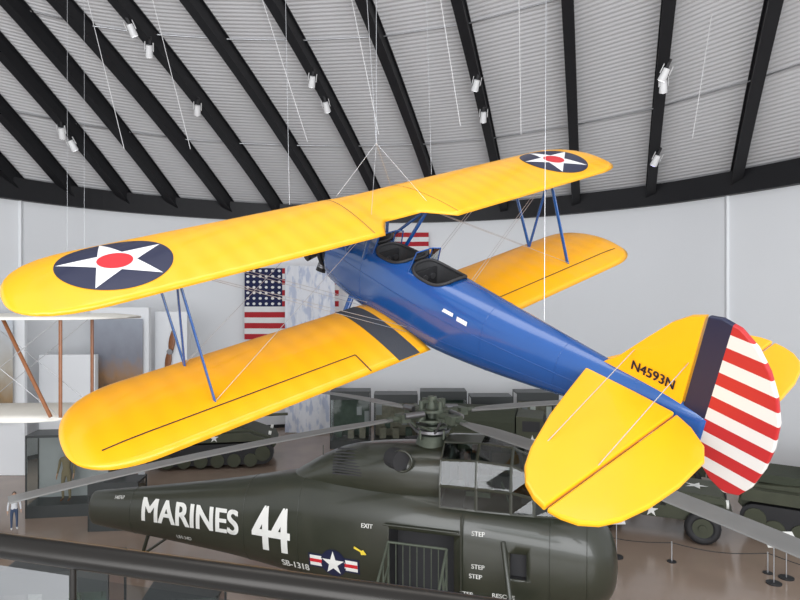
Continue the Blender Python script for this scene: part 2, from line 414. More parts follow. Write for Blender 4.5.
for s in(1,-1):
    for dx in(-.22,-1.15):
        U_=(XU+dx,ST*s,WU.zb(ST));
        b.cyl((XL+dx+.0,.42*s,ZL+.1),U_,.004,n=5);b.cyl((XL+dx+.0,.42*s,ZL+.18),(U_[0]+.05,U_[1],U_[2]),.004,n=5)
        b.cyl((XU+dx,.5*s,ZU),(XL+dx,ST*s,WL.zb(ST)+.1),.004,n=5)
    b.cyl((-6.15,0,.62),(-6.25,1.45*s,.22),.005,n=5);b.cyl((-6.7,0,.75),(-6.72,1.35*s,.22),.005,n=5)
    b.cyl((-6.3,0,-.12),(-6.4,1.4*s,.17),.005,n=5)
b.build('rigging_wires',bp)
b=B([Blu,Blk,YelP])
for s in(1,-1):
    b.cyl((-1.55,.3*s,-.55),(-1.75,.9*s,-1.35),.06,.05,12,0,flat=.6);b.cyl((-2.1,.3*s,-.6),(-1.8,.9*s,-1.3),.03,n=10)
    b.torus((-1.75,1.02*s,-1.4),.27,.1,'y',mi=1);b.cyl((-1.75,.96*s,-1.4),(-1.75,1.08*s,-1.4),.24,n=24,mi=2)
b.cyl((-6.5,0,-.1),(-6.7,0,-.38),.03,n=8);b.torus((-6.72,0,-.42),.08,.035,'y',mi=1);b.build('landing_gear',bp)
ZS=.19
for s,nm_ in((1,'left'),(-1,'right')):
    b=B([YelP,Blk])
    st=[(-5.72,.14),(-5.85,.6),(-6.0,1.1),(-6.2,1.62),(-6.32,1.84),(-6.46,1.99),(-6.6,2.06),(-6.735,2.08),(-6.735,.12),(-6.3,.12)]
    b.prism([(x,y*s) for x,y in st],lambda x,y,h:(x,y,ZS+h),-.035,.035,0);b.build('stabilizer_'+nm_,bp,bevel=.02)
    b=B([YelP])
    el=[(-6.755,.12),(-6.755,2.08),(-6.87,2.06),(-7.0,2.0),(-7.11,1.88),(-7.19,1.7),(-7.25,1.4),(-7.28,1.0),(-7.26,.55),(-7.16,.36),(-6.95,.2)]
    b.prism([(x,y*s) for x,y in el],lambda x,y,h:(x,y,ZS+h),-.028,.028,0)
    b.build('elevator_'+nm_,bp,bevel=.02)
b=B([YelP,Nav]);fin=[(-5.75,.22),(-6.0,.46),(-6.25,.80),(-6.45,1.06),(-6.6,1.19),(-6.735,1.25),(-6.735,.1),(-6.4,.1)]
b.prism(fin,lambda x,z,h:(x,h,z),-.035,.035,0)
for s in(1,-1):
    addtext(b,'N4593N',.15,lambda x,y,s=s:(-6.40-x*s*.9,.045*s,.44+y),1,.004)
b.build('fin',bp)
RM=bpy.data.materials.new('rudder_stripes');RM.use_nodes=True;nt=RM.node_tree;pb=nt.nodes['Principled BSDF'];pb.inputs['Roughness'].default_value=.4
tc=nt.nodes.new('ShaderNodeTexCoord');sx=nt.nodes.new('ShaderNodeSeparateXYZ');nt.links.new(tc.outputs['Object'],sx.inputs[0])
def mth(op,a,b_=None):
    n=nt.nodes.new('ShaderNodeMath');n.operation=op
    for i,q in enumerate((a,b_)):
        if q is None:continue
        if isinstance(q,(int,float)):n.inputs[i].default_value=q
        else:nt.links.new(q,n.inputs[i])
    return n.outputs[0]
st=mth('LESS_THAN',mth('FRACT',mth('DIVIDE',mth('ADD',sx.outputs[2],.42+2.6),.262)),.5)
isb=mth('GREATER_THAN',sx.outputs[0],-6.98)
m1=nt.nodes.new('ShaderNodeMix');m1.data_type='RGBA';m1.inputs[6].default_value=(.66,.63,.60,1);m1.inputs[7].default_value=(.44,.02,.022,1);nt.links.new(st,m1.inputs[0])
m2=nt.nodes.new('ShaderNodeMix');m2.data_type='RGBA';m2.inputs[7].default_value=(.010,.014,.045,1);nt.links.new(m1.outputs[2],m2.inputs[6]);nt.links.new(isb,m2.inputs[0]);nt.links.new(m2.outputs[2],pb.inputs['Base Color'])
b=B([RM]);ru=[(-6.755,.0),(-6.755,1.26),(-6.88,1.29),(-7.05,1.26),(-7.22,1.15),(-7.37,.98),(-7.49,.77),(-7.57,.55),(-7.6,.3),(-7.59,.05),(-7.54,-.2),(-7.46,-.36),(-7.33,-.42),(-7.18,-.36),(-7.0,-.2),(-6.87,-.06)]
b.prism(ru,lambda x,z,h:(x,h,z),-.03,.03,0);b.build('rudder',bp,bevel=.015)
def W(p):return MP@Vector(p)
ring=Vector((-.34,8.9,CZ+2.25))
b=B([Ste])
for p in((XU-.25,.5,ZU+.15),(XU-.25,-.5,ZU+.15),(XU-1.1,.5,ZU+.12),(XU-1.1,-.5,ZU+.12)):b.cyl(W(p),ring,.003,n=5)
b.cyl(ring,(-1.3,9.2,24),.004,n=6);b.cyl(ring,(-.35,9.2,24),.004,n=6)
b.cyl(W((XU-.3,1.3,ZU+.2)),(-1.9,9.0,24),.003,n=6);b.cyl(W((XU-.3,-1.3,ZU+.2)),(.1,10.0,24),.003,n=6)
b.cyl(W((-5,0,.42)),(W((-5,0,.42)).x+.1,W((-5,0,.42)).y,24),.004,n=6)
b.build('suspension_cables')
# ================================================================= HELICOPTER
th=math.radians(-18);MH=LM(.715,13.75,0,th);he=empty('military_helicopter',MH)
HS=[(3.88,.08,1.85,1.62,2),(3.84,.3,2.15,1.35,2),(3.72,.52,2.45,1.1,2.1),(3.45,.72,2.75,.88,2.2),(3.0,.84,2.95,.74,2.3),(2.4,.9,3.02,.64,2.5),(1.6,.92,3.05,.6,2.7),(0.4,.93,3.12,.58,2.8),(-1,.92,3.2,.6,2.8),(-2.2,.88,3.22,.66,2.7),(-3.3,.79,3.10,.76,2.5),(-4.9,.6,2.77,.9,2.3),(-7,.43,2.40,1.02,2.2),(-9.1,.28,2.06,1.12,2.1),(-9.3,.22,1.98,1.2,2),(-9.36,.08,1.75,1.45,2)]
HSd=catmull(HS,5)
b=B([Oli,Int]);b.loft([sec(*p,n=44) for p in HSd]);hf=b.build('fuselage',he)
b=B([Oli,Int]);b.box((0,-1.0,1.55),(1.4,1.4,1.5),1);b.box((2.0,-1.0,1.85),(.32,.5,.5),1);ct=b.build('c',he)
md=hf.modifiers.new('d','BOOLEAN');md.object=ct;md.operation='DIFFERENCE';md.solver='EXACT'
bpy.context.view_layer.update();dg=bpy.context.evaluated_depsgraph_get();nm=bpy.data.meshes.new_from_object(hf.evaluated_get(dg));hf.modifiers.clear();hf.data=nm;bpy.data.objects.remove(ct)
b=B([Oli,Int]);PF=[(.4,.66,3.98,2.7,2.6),(-.3,.72,3.98,2.7,2.8),(-1.1,.72,3.92,2.7,2.8),(-1.9,.66,3.80,2.7,2.5),(-2.5,.55,3.58,2.7,2.3),(-3.0,.42,3.3,2.7,2.1),(-3.4,.25,3.05,2.7,2)]
PFd=catmull(PF,5);b.loft([sec(*p,n=36) for p in PFd])
for k in range(9):
    z=3.30+k*.06;x=-1.75
    for s in(1,-1):b.box((x,s*(skin_y(PFd,x,z)+.012),z),(.7,.035,.03),1)
for s in(1,-1):
    b.cyl((-.75,s*.55,3.72),(-.45,s*.80,3.72),.22,.22,20,1);b.torus((-.45,s*.80,3.72),.22,.03,'y',mi=0,n=20,m=8)
b.build('rotor_pylon_fairing',he)
def half(P):return P+[(-y,z) for y,z in P[-2::-1]]
CS=[(.38,half([(-.90,2.85),(-.88,3.3),(-.78,3.82),(-.45,4.12),(0,4.18)])),(1.15,half([(-.91,2.85),(-.89,3.3),(-.8,3.85),(-.46,4.15),(0,4.22)])),(1.85,half([(-.90,2.85),(-.87,3.28),(-.76,3.8),(-.44,4.1),(0,4.18)])),
(2.3,half([(-.87,2.85),(-.82,3.2),(-.68,3.62),(-.4,3.92),(0,4.0)])),(2.75,half([(-.80,2.85),(-.74,3.05),(-.58,3.3),(-.34,3.5),(0,3.56)])),(3.2,half([(-.62,2.8),(-.52,2.88),(-.4,2.96),(-.22,3.02),(0,3.05)]))]
bm=bmesh.new();rows=[[bm.verts.new((x,y,z)) for y,z in P] for x,P in CS];gl=[]
for k in range(len(rows)-1):
    for i in range(len(rows[0])-1):
        f=bm.faces.new((rows[k][i],rows[k][i+1],rows[k+1][i+1],rows[k+1][i]))
        if not(k==0 and 3<=i<=4):gl.append(f)
bm.faces.new(rows[0])
bmesh.ops.recalc_face_normals(bm,faces=bm.faces)
bmesh.ops.inset_individual(bm,faces=gl,thickness=.045,depth=-.01)
for f in gl:f.material_index=1
me=bpy.data.meshes.new('cockpit');bm.to_mesh(me);bm.free();me.materials.append(Oli);me.materials.append(GlsH)
o=bpy.data.objects.new('cockpit_greenhouse',me);SC.collection.objects.link(o);o.parent=he
b=B([Int,Lea,OlH])
for y in(-.42,.42):
    b.box((1.15,y,3.12),(.5,.46,.1),2);b.box((.9,y,3.42),(.1,.46,.66),0,rot=(0,-.12,0));b.cyl((1.75,y,2.95),(1.6,y,3.35),.02,n=8,mi=2);b.box((.88,y,3.82),(.08,.28,.2),1)
b.box((2.15,0,3.15),(.25,1.2,.3),0);b.box((1.3,0,4.0),(.5,.3,.12),0);b.box((1.7,0,3.2),(.7,.22,.4),0);b.build('cockpit_seats',he)
b=B([OlH,Int,Alu])
b.cyl((0,0,3.85),(0,0,4.15),.42,.3,24);b.cyl((0,0,4.1),(0,0,4.8),.11,n=16)
b.cyl((0,0,4.22),(0,0,4.28),.38,n=24,mi=2);b.cyl((0,0,4.33),(0,0,4.38),.34,n=24)
b.cyl((0,0,4.47),(0,0,4.52),.40,n=8);b.cyl((0,0,4.68),(0,0,4.73),.40,n=8);b.cyl((0,0,4.73),(0,0,5.0),.16,.1,16)
ang=[math.atan2(-4.42,-6.43),math.atan2(-6.45,4.05),math.atan2(4.42,6.43),math.atan2(6.45,-4.05)]
for a in ang:
    a-=th;R=Matrix.Rotation(a,4,'Z')
    b.cyl((.30,0,4.48),(.30,0,4.75),.10,n=12,M=R);b.cyl((.3,0,4.61),(.72,0,4.61),.095,.085,12,M=R);b.box((.8,0,4.605),(.22,.3,.17),M=R);b.cyl((.55,0,4.61),(1.2,0,4.59),.06,n=10,M=R)
    b.cyl((.4,.22,4.68),(.85,.16,4.66),.065,n=10,M=R,mi=2);b.cyl((.34,-.17,4.25),(.62,-.2,4.57),.025,n=8,M=R,mi=2);b.box((.62,-.14,4.58),(.14,.16,.07),M=R)
    b.cyl((.36,.05,4.1),(.36,.05,4.3),.03,n=8,M=R);b.cyl((.2,.28,4.3),(.5,.28,4.42),.03,n=8,M=R)
    b.cyl((.3,0,4.7),(.3,0,4.92),.055,n=10,M=R);b.box((.18,0,4.90),(.3,.1,.06),M=R)
b.build('rotor_hub',he)
for a in ang:
    a-=th;R=Matrix.Rotation(a,4,'Z');b=B([Bla,Int]);rings=[];RB=7.95
    for k in range(31):
        r=1.1+(RB-1.1)*k/30;z=4.595-.45*(r/RB)**2;g=min(1,(r-1.0)/.9);c=.07+.18*g;tk=.045*(1-g)+.026*g;tilt=math.radians(3)
        ring=[]
        for t in range(12):
            q=2*math.pi*t/12;u_=c*math.cos(q);v_=tk*math.sin(q);ring.append((r,u_*math.cos(tilt)-v_*math.sin(tilt),z+u_*math.sin(tilt)+v_*math.cos(tilt)))
        rings.append(ring)
    b.loft(rings,M=R);b.build('rotor_blade',he)
b=B([Cmt,Nav,Yar,Red])
def onside(x0,z0,slope=0):
    return lambda x,y:(x0+x,-(skin_y(HSd,x0+x,z0+y+slope*x)+.014),z0+y+slope*x)
addtext(b,'MARINES',.80,onside(-6.02,1.84,.02),0,.022,.93)
addtext(b,'44',1.42,onside(-3.6,1.84,.02),0,.035,.72)
addtext(b,'SB-1318',.22,onside(-3.0,1.15),0,.006)
addtext(b,'148767',.11,onside(-8.3,2.02,.10),0,.002);addtext(b,'UH-34D',.13,onside(-6.2,1.28),0,.002)
for x,z,t in((1.2,1.75,'STEP'),(1.15,1.55,'STEP'),(1.2,2.4,'STEP'),(1.7,1.2,'RESCUE'),(.95,1.15,'STEP'),(-1.2,2.3,'EXIT')):addtext(b,t,.13,onside(x,z),0,.003)
def poly_side(pts,x0,z0,mi,o):
    n=len(pts);vs=[(x0,-(skin_y(HSd,x0,z0)+o),z0)]+[(x0+p[0],-(skin_y(HSd,x0+p[0],z0+p[1])+o),z0+p[1]) for p in pts]
    b.add(vs,[(0,1+i,1+(i+1)%n) for i in range(n)],mi)
sx0,sz0=-2.0,1.38
poly_side([(-.62,-.16),(.62,-.16),(.62,.16),(-.62,.16)],sx0,sz0,1,.012);poly_side(circ(.31,32),sx0,sz0,1,.013)
poly_side([(-.58,-.12),(.58,-.12),(.58,.12),(-.58,.12)],sx0,sz0,0,.016);poly_side([(-.58,-.04),(.58,-.04),(.58,.04),(-.58,.04)],sx0,sz0,3,.019);poly_side(circ(.28,32),sx0,sz0,1,.022)
poly_side(starpts(.28,math.pi/2,1),sx0,sz0,0,.026)
arrow=[(-.2,.06),(.05,-.04),(.03,-.1),(.2,-.08),(.1,.05),(.08,0),(-.18,.12)]
arrow=[(p[0]*.75,p[1]*.75) for p in arrow]
poly_side(arrow,-1.35,1.75,2,.02)
b.build('markings',he,fixn=False)
b=B([Oli,Blk,Alu])
for s in(1,-1):
    b.cyl((1.9,s*.7,1.0),(2.1,s*1.75,.38),.09,.07,12);b.cyl((1.0,s*.8,1.1),(2.0,s*1.7,.4),.05,n=10);b.cyl((1.7,s*.9,2.3),(2.1,s*1.72,.4),.05,n=10)
    b.torus((2.1,s*1.85,.36),.25,.12,'y',mi=1);b.cyl((2.1,s*1.75,.36),(2.1,s*1.95,.36),.17,n=20,mi=2)
b.cyl((-7.6,0,1.1),(-7.9,0,.25),.05,n=10);b.cyl((-7.0,0,1.05),(-7.8,0,.5),.035,n=8);b.torus((-7.95,0,.22),.15,.07,'y',mi=1)
for x in(-7.9,-4.4,-2.9,.85,2.6,3.3):
    ringp=[(p[0],p[1]*1.004,p[2]) for p in sec(x,*lookup(HSd,x),n=44)];b.path(ringp+ringp[:1],.008,5,0)
b.cyl((.86,-.97,.8),(.86,-.97,2.75),.018,n=8);b.path([(-2.6,-.1,3.3),(-2.6,-.1,3.75)],.01,6)
b.path([(-.8,-.97,2.4),(.8,-.97,2.4)],.025,8)
b.build('undercarriage',he)
es=empty('boarding_steps',MH);b=B([OlH,CabD])
for k in range(5):b.box((0,-2.3+k*.25,.18+k*.2),(1.2,.28,.05),1)
for x in(-.62,.62):
    for k in range(5):b.cyl((x,-2.4+k*.3,0),(x,-2.4+k*.3,1.1+k*.26),.02,n=8)
    b.cyl((x,-2.4,1.1),(x,-1.2,2.14),.028,n=10);b.cyl((x,-2.4,.6),(x,-1.2,1.64),.02,n=8)
b.cyl((-.62,-1.2,2.14),(.62,-1.2,2.14),.028,n=8)
for k in range(9):b.cyl((-.6+k*.15,-1.2,1.0),(-.6+k*.15,-1.2,2.14),.012,n=6)
b.build('steps_frame',es)
# ================================================================= VEHICLES
def wheel(b,x,y,r,w_,s,mt=1,mh=0):
    b.torus((x,y,r),r-w_/2,w_/2,'y',n=24,m=10,mi=mt);b.cyl((x,y-w_*.35,r),(x,y+w_*.35,r),r-w_*.75,n=20,mi=mh);b.cyl((x,y-w_*.55,r),(x,y+w_*.55,r),r*.22,n=12,mi=mh)
def flatstar(b,c,r,mi,axis='y',s=-1):
    pts=starpts(r,math.pi/2,1)
    if axis=='y':vs=[(c[0],c[1],c[2])]+[(c[0]+p[0],c[1],c[2]+p[1]) for p in pts]
    else:vs=[(c[0],c[1],c[2])]+[(c[0]+p[1],c[1]+p[0],c[2]) for p in pts]
    b.add(vs,[(0,1+i,1+(i+1)%10) for i in range(10)],mi)
def truck(loc,yaw,sc=1):
    e=empty('military_truck',LM(*loc,0,yaw)@Matrix.Scale(sc,4));b=B([OlD,Blk,Cmt,OlC,Int])
    b.box((0,0,.85),(6.2,.9,.2));
    hood=[(1.5,.9),(3.05,.9),(3.1,1.55),(2.9,1.68),(1.5,1.8)];b.prism(hood,lambda x,z,h:(x,h,z),-.55,.55)
    for k in range(8):b.box((3.12,-.4+k*.115,1.25),(.03,.03,.55),4)
    cabp=[(.35,.95),(1.6,.95),(1.6,1.75),(1.4,2.35),(.35,2.4)];b.prism(cabp,lambda x,z,h:(x,h,z),-.98,.98)
    for s in(1,-1):
        b.box((.95,s*.985,2.02),(.7,.02,.42),4);b.cyl((3.1,s*.45,1.3),(3.17,s*.45,1.3),.12,n=16,mi=2);b.box((2.35,s*.8,1.12),(1.3,.45,.07));flatstar(b,(1.0,s*.99,1.45),.24,2)
        for x in(2.35,-1.3,-2.5):wheel(b,x,s*.85,.5,.3,s)
    b.box((1.52,0,2.08),(.02,1.6,.4),4,rot=(0,-.3,0));b.box((3.3,0,.85),(.15,2.1,.25))
    b.box((-1.4,0,1.35),(3.5,2.1,.7));
    arc=[(-1.04,1.6)]+[(-1.04*math.cos(math.pi*k/10),2.15+.5*math.sin(math.pi*k/10)) for k in range(11)]+[(1.04,1.6)]
    b.prism(arc,lambda y,z,h:(h,y,z),-3.15,.3,3)
    for k in range(5):b.box((-3.0+k*.8,0,1.4),(.06,2.14,.72))
    b.build('truck_body',e,bevel=.02);return e
def jeep(loc,yaw,sc=1):
    e=empty('military_jeep',LM(*loc,0,yaw)@Matrix.Scale(sc,4));b=B([OlD,Blk,Cmt,OlC,Int])
    side=[(-1.6,.5),(-1.65,1.05),(-.3,1.05),(-.25,.75),(.35,.75),(.45,1.1),(1.5,1.05),(1.6,.95),(1.6,.5)]
    b.prism(side,lambda x,z,h:(x,h,z),-.72,-.66);b.prism(side,lambda x,z,h:(x,h,z),.66,.72)
    b.box((0,0,.52),(3.2,1.4,.1));b.prism([(.45,.6),(.45,1.12),(1.5,1.07),(1.6,.97),(1.6,.55)],lambda x,z,h:(x,h,z),-.66,.66)
    for k in range(9):b.box((1.62,-.32+k*.08,.82),(.02,.03,.4),4)
    for s in(1,-1):
        b.cyl((1.6,s*.5,.88),(1.66,s*.5,.88),.1,n=14,mi=2);b.box((1.15,s*.85,.9),(.8,.3,.05));b.box((-1.1,s*.8,.95),(.7,.2,.05))
        for x in(1.12,-1.08):wheel(b,x,s*.78,.38,.2,s)
        b.cyl((.45,s*.66,1.1),(.3,s*.64,1.65),.02,n=6);b.box((-.3,s*.35,.85),(.45,.5,.12),3);b.box((-.55,s*.35,1.1),(.1,.5,.5),3)
        flatstar(b,(.05,s*.735,.62),.16,2);flatstar(b,(.75,s*.725,.92),.17,2)
    b.cyl((.45,-.66,1.1),(.45,.66,1.1),.02,n=6);b.cyl((.3,-.64,1.65),(.3,.64,1.65),.02,n=6);flatstar(b,(1.0,0,1.105),.28,2,'z')
    b.box((1.7,0,.55),(.12,1.5,.16));b.torus((-1.75,.3,.85),.27,.09,'x',mi=1);b.torus((.15,.35,1.15),.18,.015,'x',mi=1)
    b.build('jeep_body',e,bevel=.01);return e
def tank(loc,yaw,nm='army_tank'):
    e=empty(nm,LM(*loc,0,yaw));b=B([OlD,Blk,Cmt,OlC,Int])
    hull=[(-2.7,.9),(-2.6,1.5),(-.9,1.62),(1.5,1.62),(2.6,1.2),(2.75,.9),(2.3,.5),(-2.3,.5)]
    b.prism(hull,lambda x,z,h:(x,h,z),-1.0,1.0);b.prism([(-2.6,1.1),(-2.5,1.45),(1.6,1.5),(2.5,1.15)],lambda x,z,h:(x,h,z),-1.38,1.38)
    for s in(1,-1):
        o=[]
        for k in range(13):a=-math.pi/2+math.pi*k/12;o.append((2.2+.45*math.cos(a),.62+.45*math.sin(a)))
        for k in range(13):a=math.pi/2+math.pi*k/12;o.append((-2.2+.42*math.cos(a),.6+.42*math.sin(a)))
        b.prism(o,lambda x,z,h:(x,h,z),s*.98,s*1.36,1)
        for k in range(6):b.cyl((-1.7+k*.68,s*1.3,.36),(-1.7+k*.68,s*1.42,.36),.28,n=18,mi=0)
        b.cyl((2.2,s*1.3,.62),(2.2,s*1.42,.62),.32,n=14,mi=0);b.cyl((-2.2,s*1.3,.62),(-2.2,s*1.42,.62),.3,n=14,mi=0)
        flatstar(b,(.2,s*1.39,1.32),.2,2);b.cyl((2.4,s*.7,1.35),(2.52,s*.7,1.33),.09,n=12,mi=2)
    rings=[[(cx+r*1.15*math.cos(t),r*math.sin(t),z) for t in [2*math.pi*i/20 for i in range(20)]] for cx,r,z in((.1,.92,1.6),(.1,.98,1.85),(0,.85,2.2),(0,.6,2.32))]
    b.loft(rings);b.cyl((.9,0,1.98),(1.35,0,1.98),.18,.14,16);b.cyl((1.3,0,1.98),(3.2,0,2.02),.06,n=14);b.cyl((-.2,.3,2.3),(-.2,.3,2.46),.3,n=18);b.cyl((-.3,-.4,2.3),(-.3,-.4,3.2),.012,n=6)
    b.box((-1.6,0,1.7),(1.2,1.6,.25),3)
    b.build('tank_hull',e,bevel=.015);return e
jeep((7.9,19.6),math.radians(-24),1.3);jeep((10.0,24.6),math.radians(-28),1.2);truck((4.6,26.2),math.radians(-14))
tank((13.2,18.4),math.radians(-35));tank((-8.2,27.4),math.radians(8))
# ================================================================= FLAGS & BANNER
def cloth(name,x0,x1,z0,z1,y,mt,amp=.05,nx=60,nz=8):
    me=bpy.data.meshes.new(name);vs=[];fs=[];uv=[]
    for i in range(nx+1):
        for k in range(nz+1):
            u_=i/nx;w_=k/nz;x=x0+(x1-x0)*u_;vs.append((x,y+amp*math.sin(u_*17+w_*.6)+amp*.5*math.sin(u_*41),z0+(z1-z0)*w_));uv.append((u_,w_))
    for i in range(nx):
        for k in range(nz):a=i*(nz+1)+k;fs.append((a,a+nz+1,a+nz+2,a+1))
    me.from_pydata(vs,[],fs);ul=me.uv_layers.new(name='UVMap')
    for l in me.loops:ul.data[l.index].uv=uv[l.vertex_index]
    me.materials.append(mt)
    for p in me.polygons:p.use_smooth=True
    o=bpy.data.objects.new(name,me);SC.collection.objects.link(o);return o
FM=bpy.data.materials.new('flag_cloth');FM.use_nodes=True;nt=FM.node_tree;pb=nt.nodes['Principled BSDF'];pb.inputs['Roughness'].default_value=.85
tc=nt.nodes.new('ShaderNodeTexCoord');sx=nt.nodes.new('ShaderNodeSeparateXYZ');nt.links.new(tc.outputs['UV'],sx.inputs[0])
u_,v_=sx.outputs[0],sx.outputs[1]
red=mth('LESS_THAN',mth('FRACT',mth('MULTIPLY',v_,6.5)),.5)
can=mth('MULTIPLY',mth('LESS_THAN',u_,.4),mth('GREATER_THAN',v_,6/13))
su=mth('SUBTRACT',mth('FRACT',mth('MULTIPLY',u_,15)),.5);sv=mth('SUBTRACT',mth('FRACT',mth('MULTIPLY',mth('SUBTRACT',v_,6/13),13)),.5)
star=mth('LESS_THAN',mth('ADD',mth('MULTIPLY',su,su),mth('MULTIPLY',sv,sv)),.06)
def mixc(f,a,c):
    m=nt.nodes.new('ShaderNodeMix');m.data_type='RGBA';nt.links.new(f,m.inputs[0])
    for i,q in((6,a),(7,c)):
        if isinstance(q,tuple):m.inputs[i].default_value=q
        else:nt.links.new(q,m.inputs[i])
    return m.outputs[2]
c1=mixc(red,(.8,.8,.8,1),(.45,.02,.03,1));c2=mixc(star,(.01,.015,.07,1),(.8,.8,.8,1));nt.links.new(mixc(can,c1,c2),pb.inputs['Base Color'])
cloth('american_flag',-8.4,-3.3,5.0,8.85,33.5,FM);cloth('american_flag',-3.0,1.6,7.6,10.9,34.7,FM)
MM=bpy.data.materials.new('map_print');MM.use_nodes=True;nt=MM.node_tree;pb=nt.nodes['Principled BSDF'];pb.inputs['Roughness'].default_value=.8
tc=nt.nodes.new('ShaderNodeTexCoord');no=nt.nodes.new('ShaderNodeTexNoise');no.inputs['Scale'].default_value=9;no.inputs['Detail'].default_value=8;nt.links.new(tc.outputs['UV'],no.inputs['Vector'])
rp=nt.nodes.new('ShaderNodeValToRGB');rp.color_ramp.elements[0].position=.42;rp.color_ramp.elements[0].color=(.5,.55,.68,1);rp.color_ramp.elements[1].position=.5;rp.color_ramp.elements[1].color=(.75,.77,.82,1)
nt.links.new(no.outputs['Fac'],rp.inputs[0]);nt.links.new(rp.outputs[0],pb.inputs['Base Color'])
cloth('map_banner',-6.1,-3.45,.1,8.95,32.9,MM,.04)
def mural(name,u0,u1,z0,z1,y,kind):
    m=bpy.data.materials.new(name);m.use_nodes=True;nt=m.node_tree;pb=nt.nodes['Principled BSDF'];pb.inputs['Roughness'].default_value=.6
    tc=nt.nodes.new('ShaderNodeTexCoord');s=nt.nodes.new('ShaderNodeSeparateXYZ');nt.links.new(tc.outputs['UV'],s.inputs[0])
    r=nt.nodes.new('ShaderNodeValToRGB');cr=r.color_ramp;cr.elements[0].color=(.05,.05,.05,1);cr.elements[1].color=kind[2];cr.elements[1].position=1
    e=cr.elements.new(.22);e.color=kind[0];e=cr.elements.new(.5);e.color=kind[1]
    n=nt.nodes.new('ShaderNodeTexNoise');n.inputs['Scale'].default_value=6;nt.links.new(tc.outputs['UV'],n.inputs['Vector'])
    a=nt.nodes.new('ShaderNodeMath');a.operation='MULTIPLY_ADD';a.inputs[1].default_value=.3;nt.links.new(n.outputs['Fac'],a.inputs[0]);nt.links.new(s.outputs[1],a.inputs[2])
    a2=nt.nodes.new('ShaderNodeMath');a2.operation='SUBTRACT';a2.inputs[1].default_value=.15;nt.links.new(a.outputs[0],a2.inputs[0]);nt.links.new(a2.outputs[0],r.inputs[0]);nt.links.new(r.outputs[0],pb.inputs['Base Color'])
    return cloth(name,u0,u1,z0,z1,y,m,0,4,2)
mural('sunset_mural',-13.6,-11.4,2.9,6.3,27.5,((.35,.2,.1,1),(.22,.23,.27,1),(.33,.36,.42,1)))
mural('battlefield_mural',-18.0,-15.6,2.2,6.4,25.0,((.3,.2,.1,1),(.45,.42,.36,1),(.55,.6,.66,1)))
for x,y,w_,d_,h in((-14.2,26.6,2.4,.3,4.8),(-12.5,27.8,2.6,.3,6.8),(-16.7,25.3,2.9,.2,6.6)):
    b=B([WalM]);b.box((x,y,h/2),(w_,d_,h));b.build('exhibit_partition',bevel=.02)
b=B([Wod,Alu]);R=LM(-10.6,28.6,4.75)@Matrix.Rotation(.12,4,'Y')
for s in(1,-1):
    rings=[]
    for k in range(11):
        r=.06+k*.095;c=.06+.09*math.sin(math.pi*min(1,(k+2)/12));rings.append([(c*math.cos(q)+.03*s,.025*math.sin(q),s*r) for q in [2*math.pi*i/10 for i in range(10)]])
    b.loft(rings,M=R)
b.cyl((0,-.08,0),(0,.08,0),.13,n=18,M=R,mi=1);b.cyl((0,0,0),(0,.1,0),.05,n=8,M=R)
b.build('wooden_propeller')
b=B([WalM]);b.box((-10.6,28.9,3.3),(1.5,.4,6.6));b.build('exhibit_pylon',bevel=.03)
# antique biplane at left
an=empty('antique_biplane',LM(-11.2,13.6,0,.05));b=B([OffW,Wod,Ste])
for z,xe in((4.62,4.4),(6.72,5.0)):
    rings=[];n=26
    for k in range(n):
        x=-5.2+(xe+5.2)*k/(n-1)
        tip=max(0,(x-xe+.6)/.6);c=2.3*(1-.5*min(1,tip)**2);rings.append([(x,-t*c+1.2,z+.0+c*af(t)[0]*.6) for t in(0,.02,.1,.25,.5,.75,1)]+[(x,-t*c+1.2,z+c*af(t)[1]*.6) for t in(.75,.5,.25,.1,.02)])
    b.loft(rings,0)
for x in(-3.5,-1.2,1.5,4.0):
    for y in(.8,-.7):b.cyl((x,y,4.6),(x,y,6.76),.04,n=8,mi=1,flat=.5)
for a,c in((-1.2,1.5),(1.5,4.0)):
    for y in(.8,-.7):b.cyl((a,y,4.65),(c,y,6.75),.008,n=5,mi=2);b.cyl((c,y,4.65),(a,y,6.75),.008,n=5,mi=2)
b.cyl((3.9,-.9,4.7),(2.6,-.3,6.7),.04,n=8,mi=1);b.build('wings',an)
b=B([OffW,Wod]);rings=[[(-2.4+a*.35,y,5.3+c*.45) for a,c in [(math.cos(q),math.sin(q)) for q in [2*math.pi*i/16 for i in range(16)]]] for y in(1.9,1.2,0,-1.2)]
b.loft(rings);b.build('nacelle',an)
b=B([Ste])
for x,y in((-3.8,.4),(4.0,.4),(-3.8,-.4),(4.0,-.4)):b.cyl((x,y,6.7),(x,y,19),.003,n=5)
b.build('hanging_wires',an)
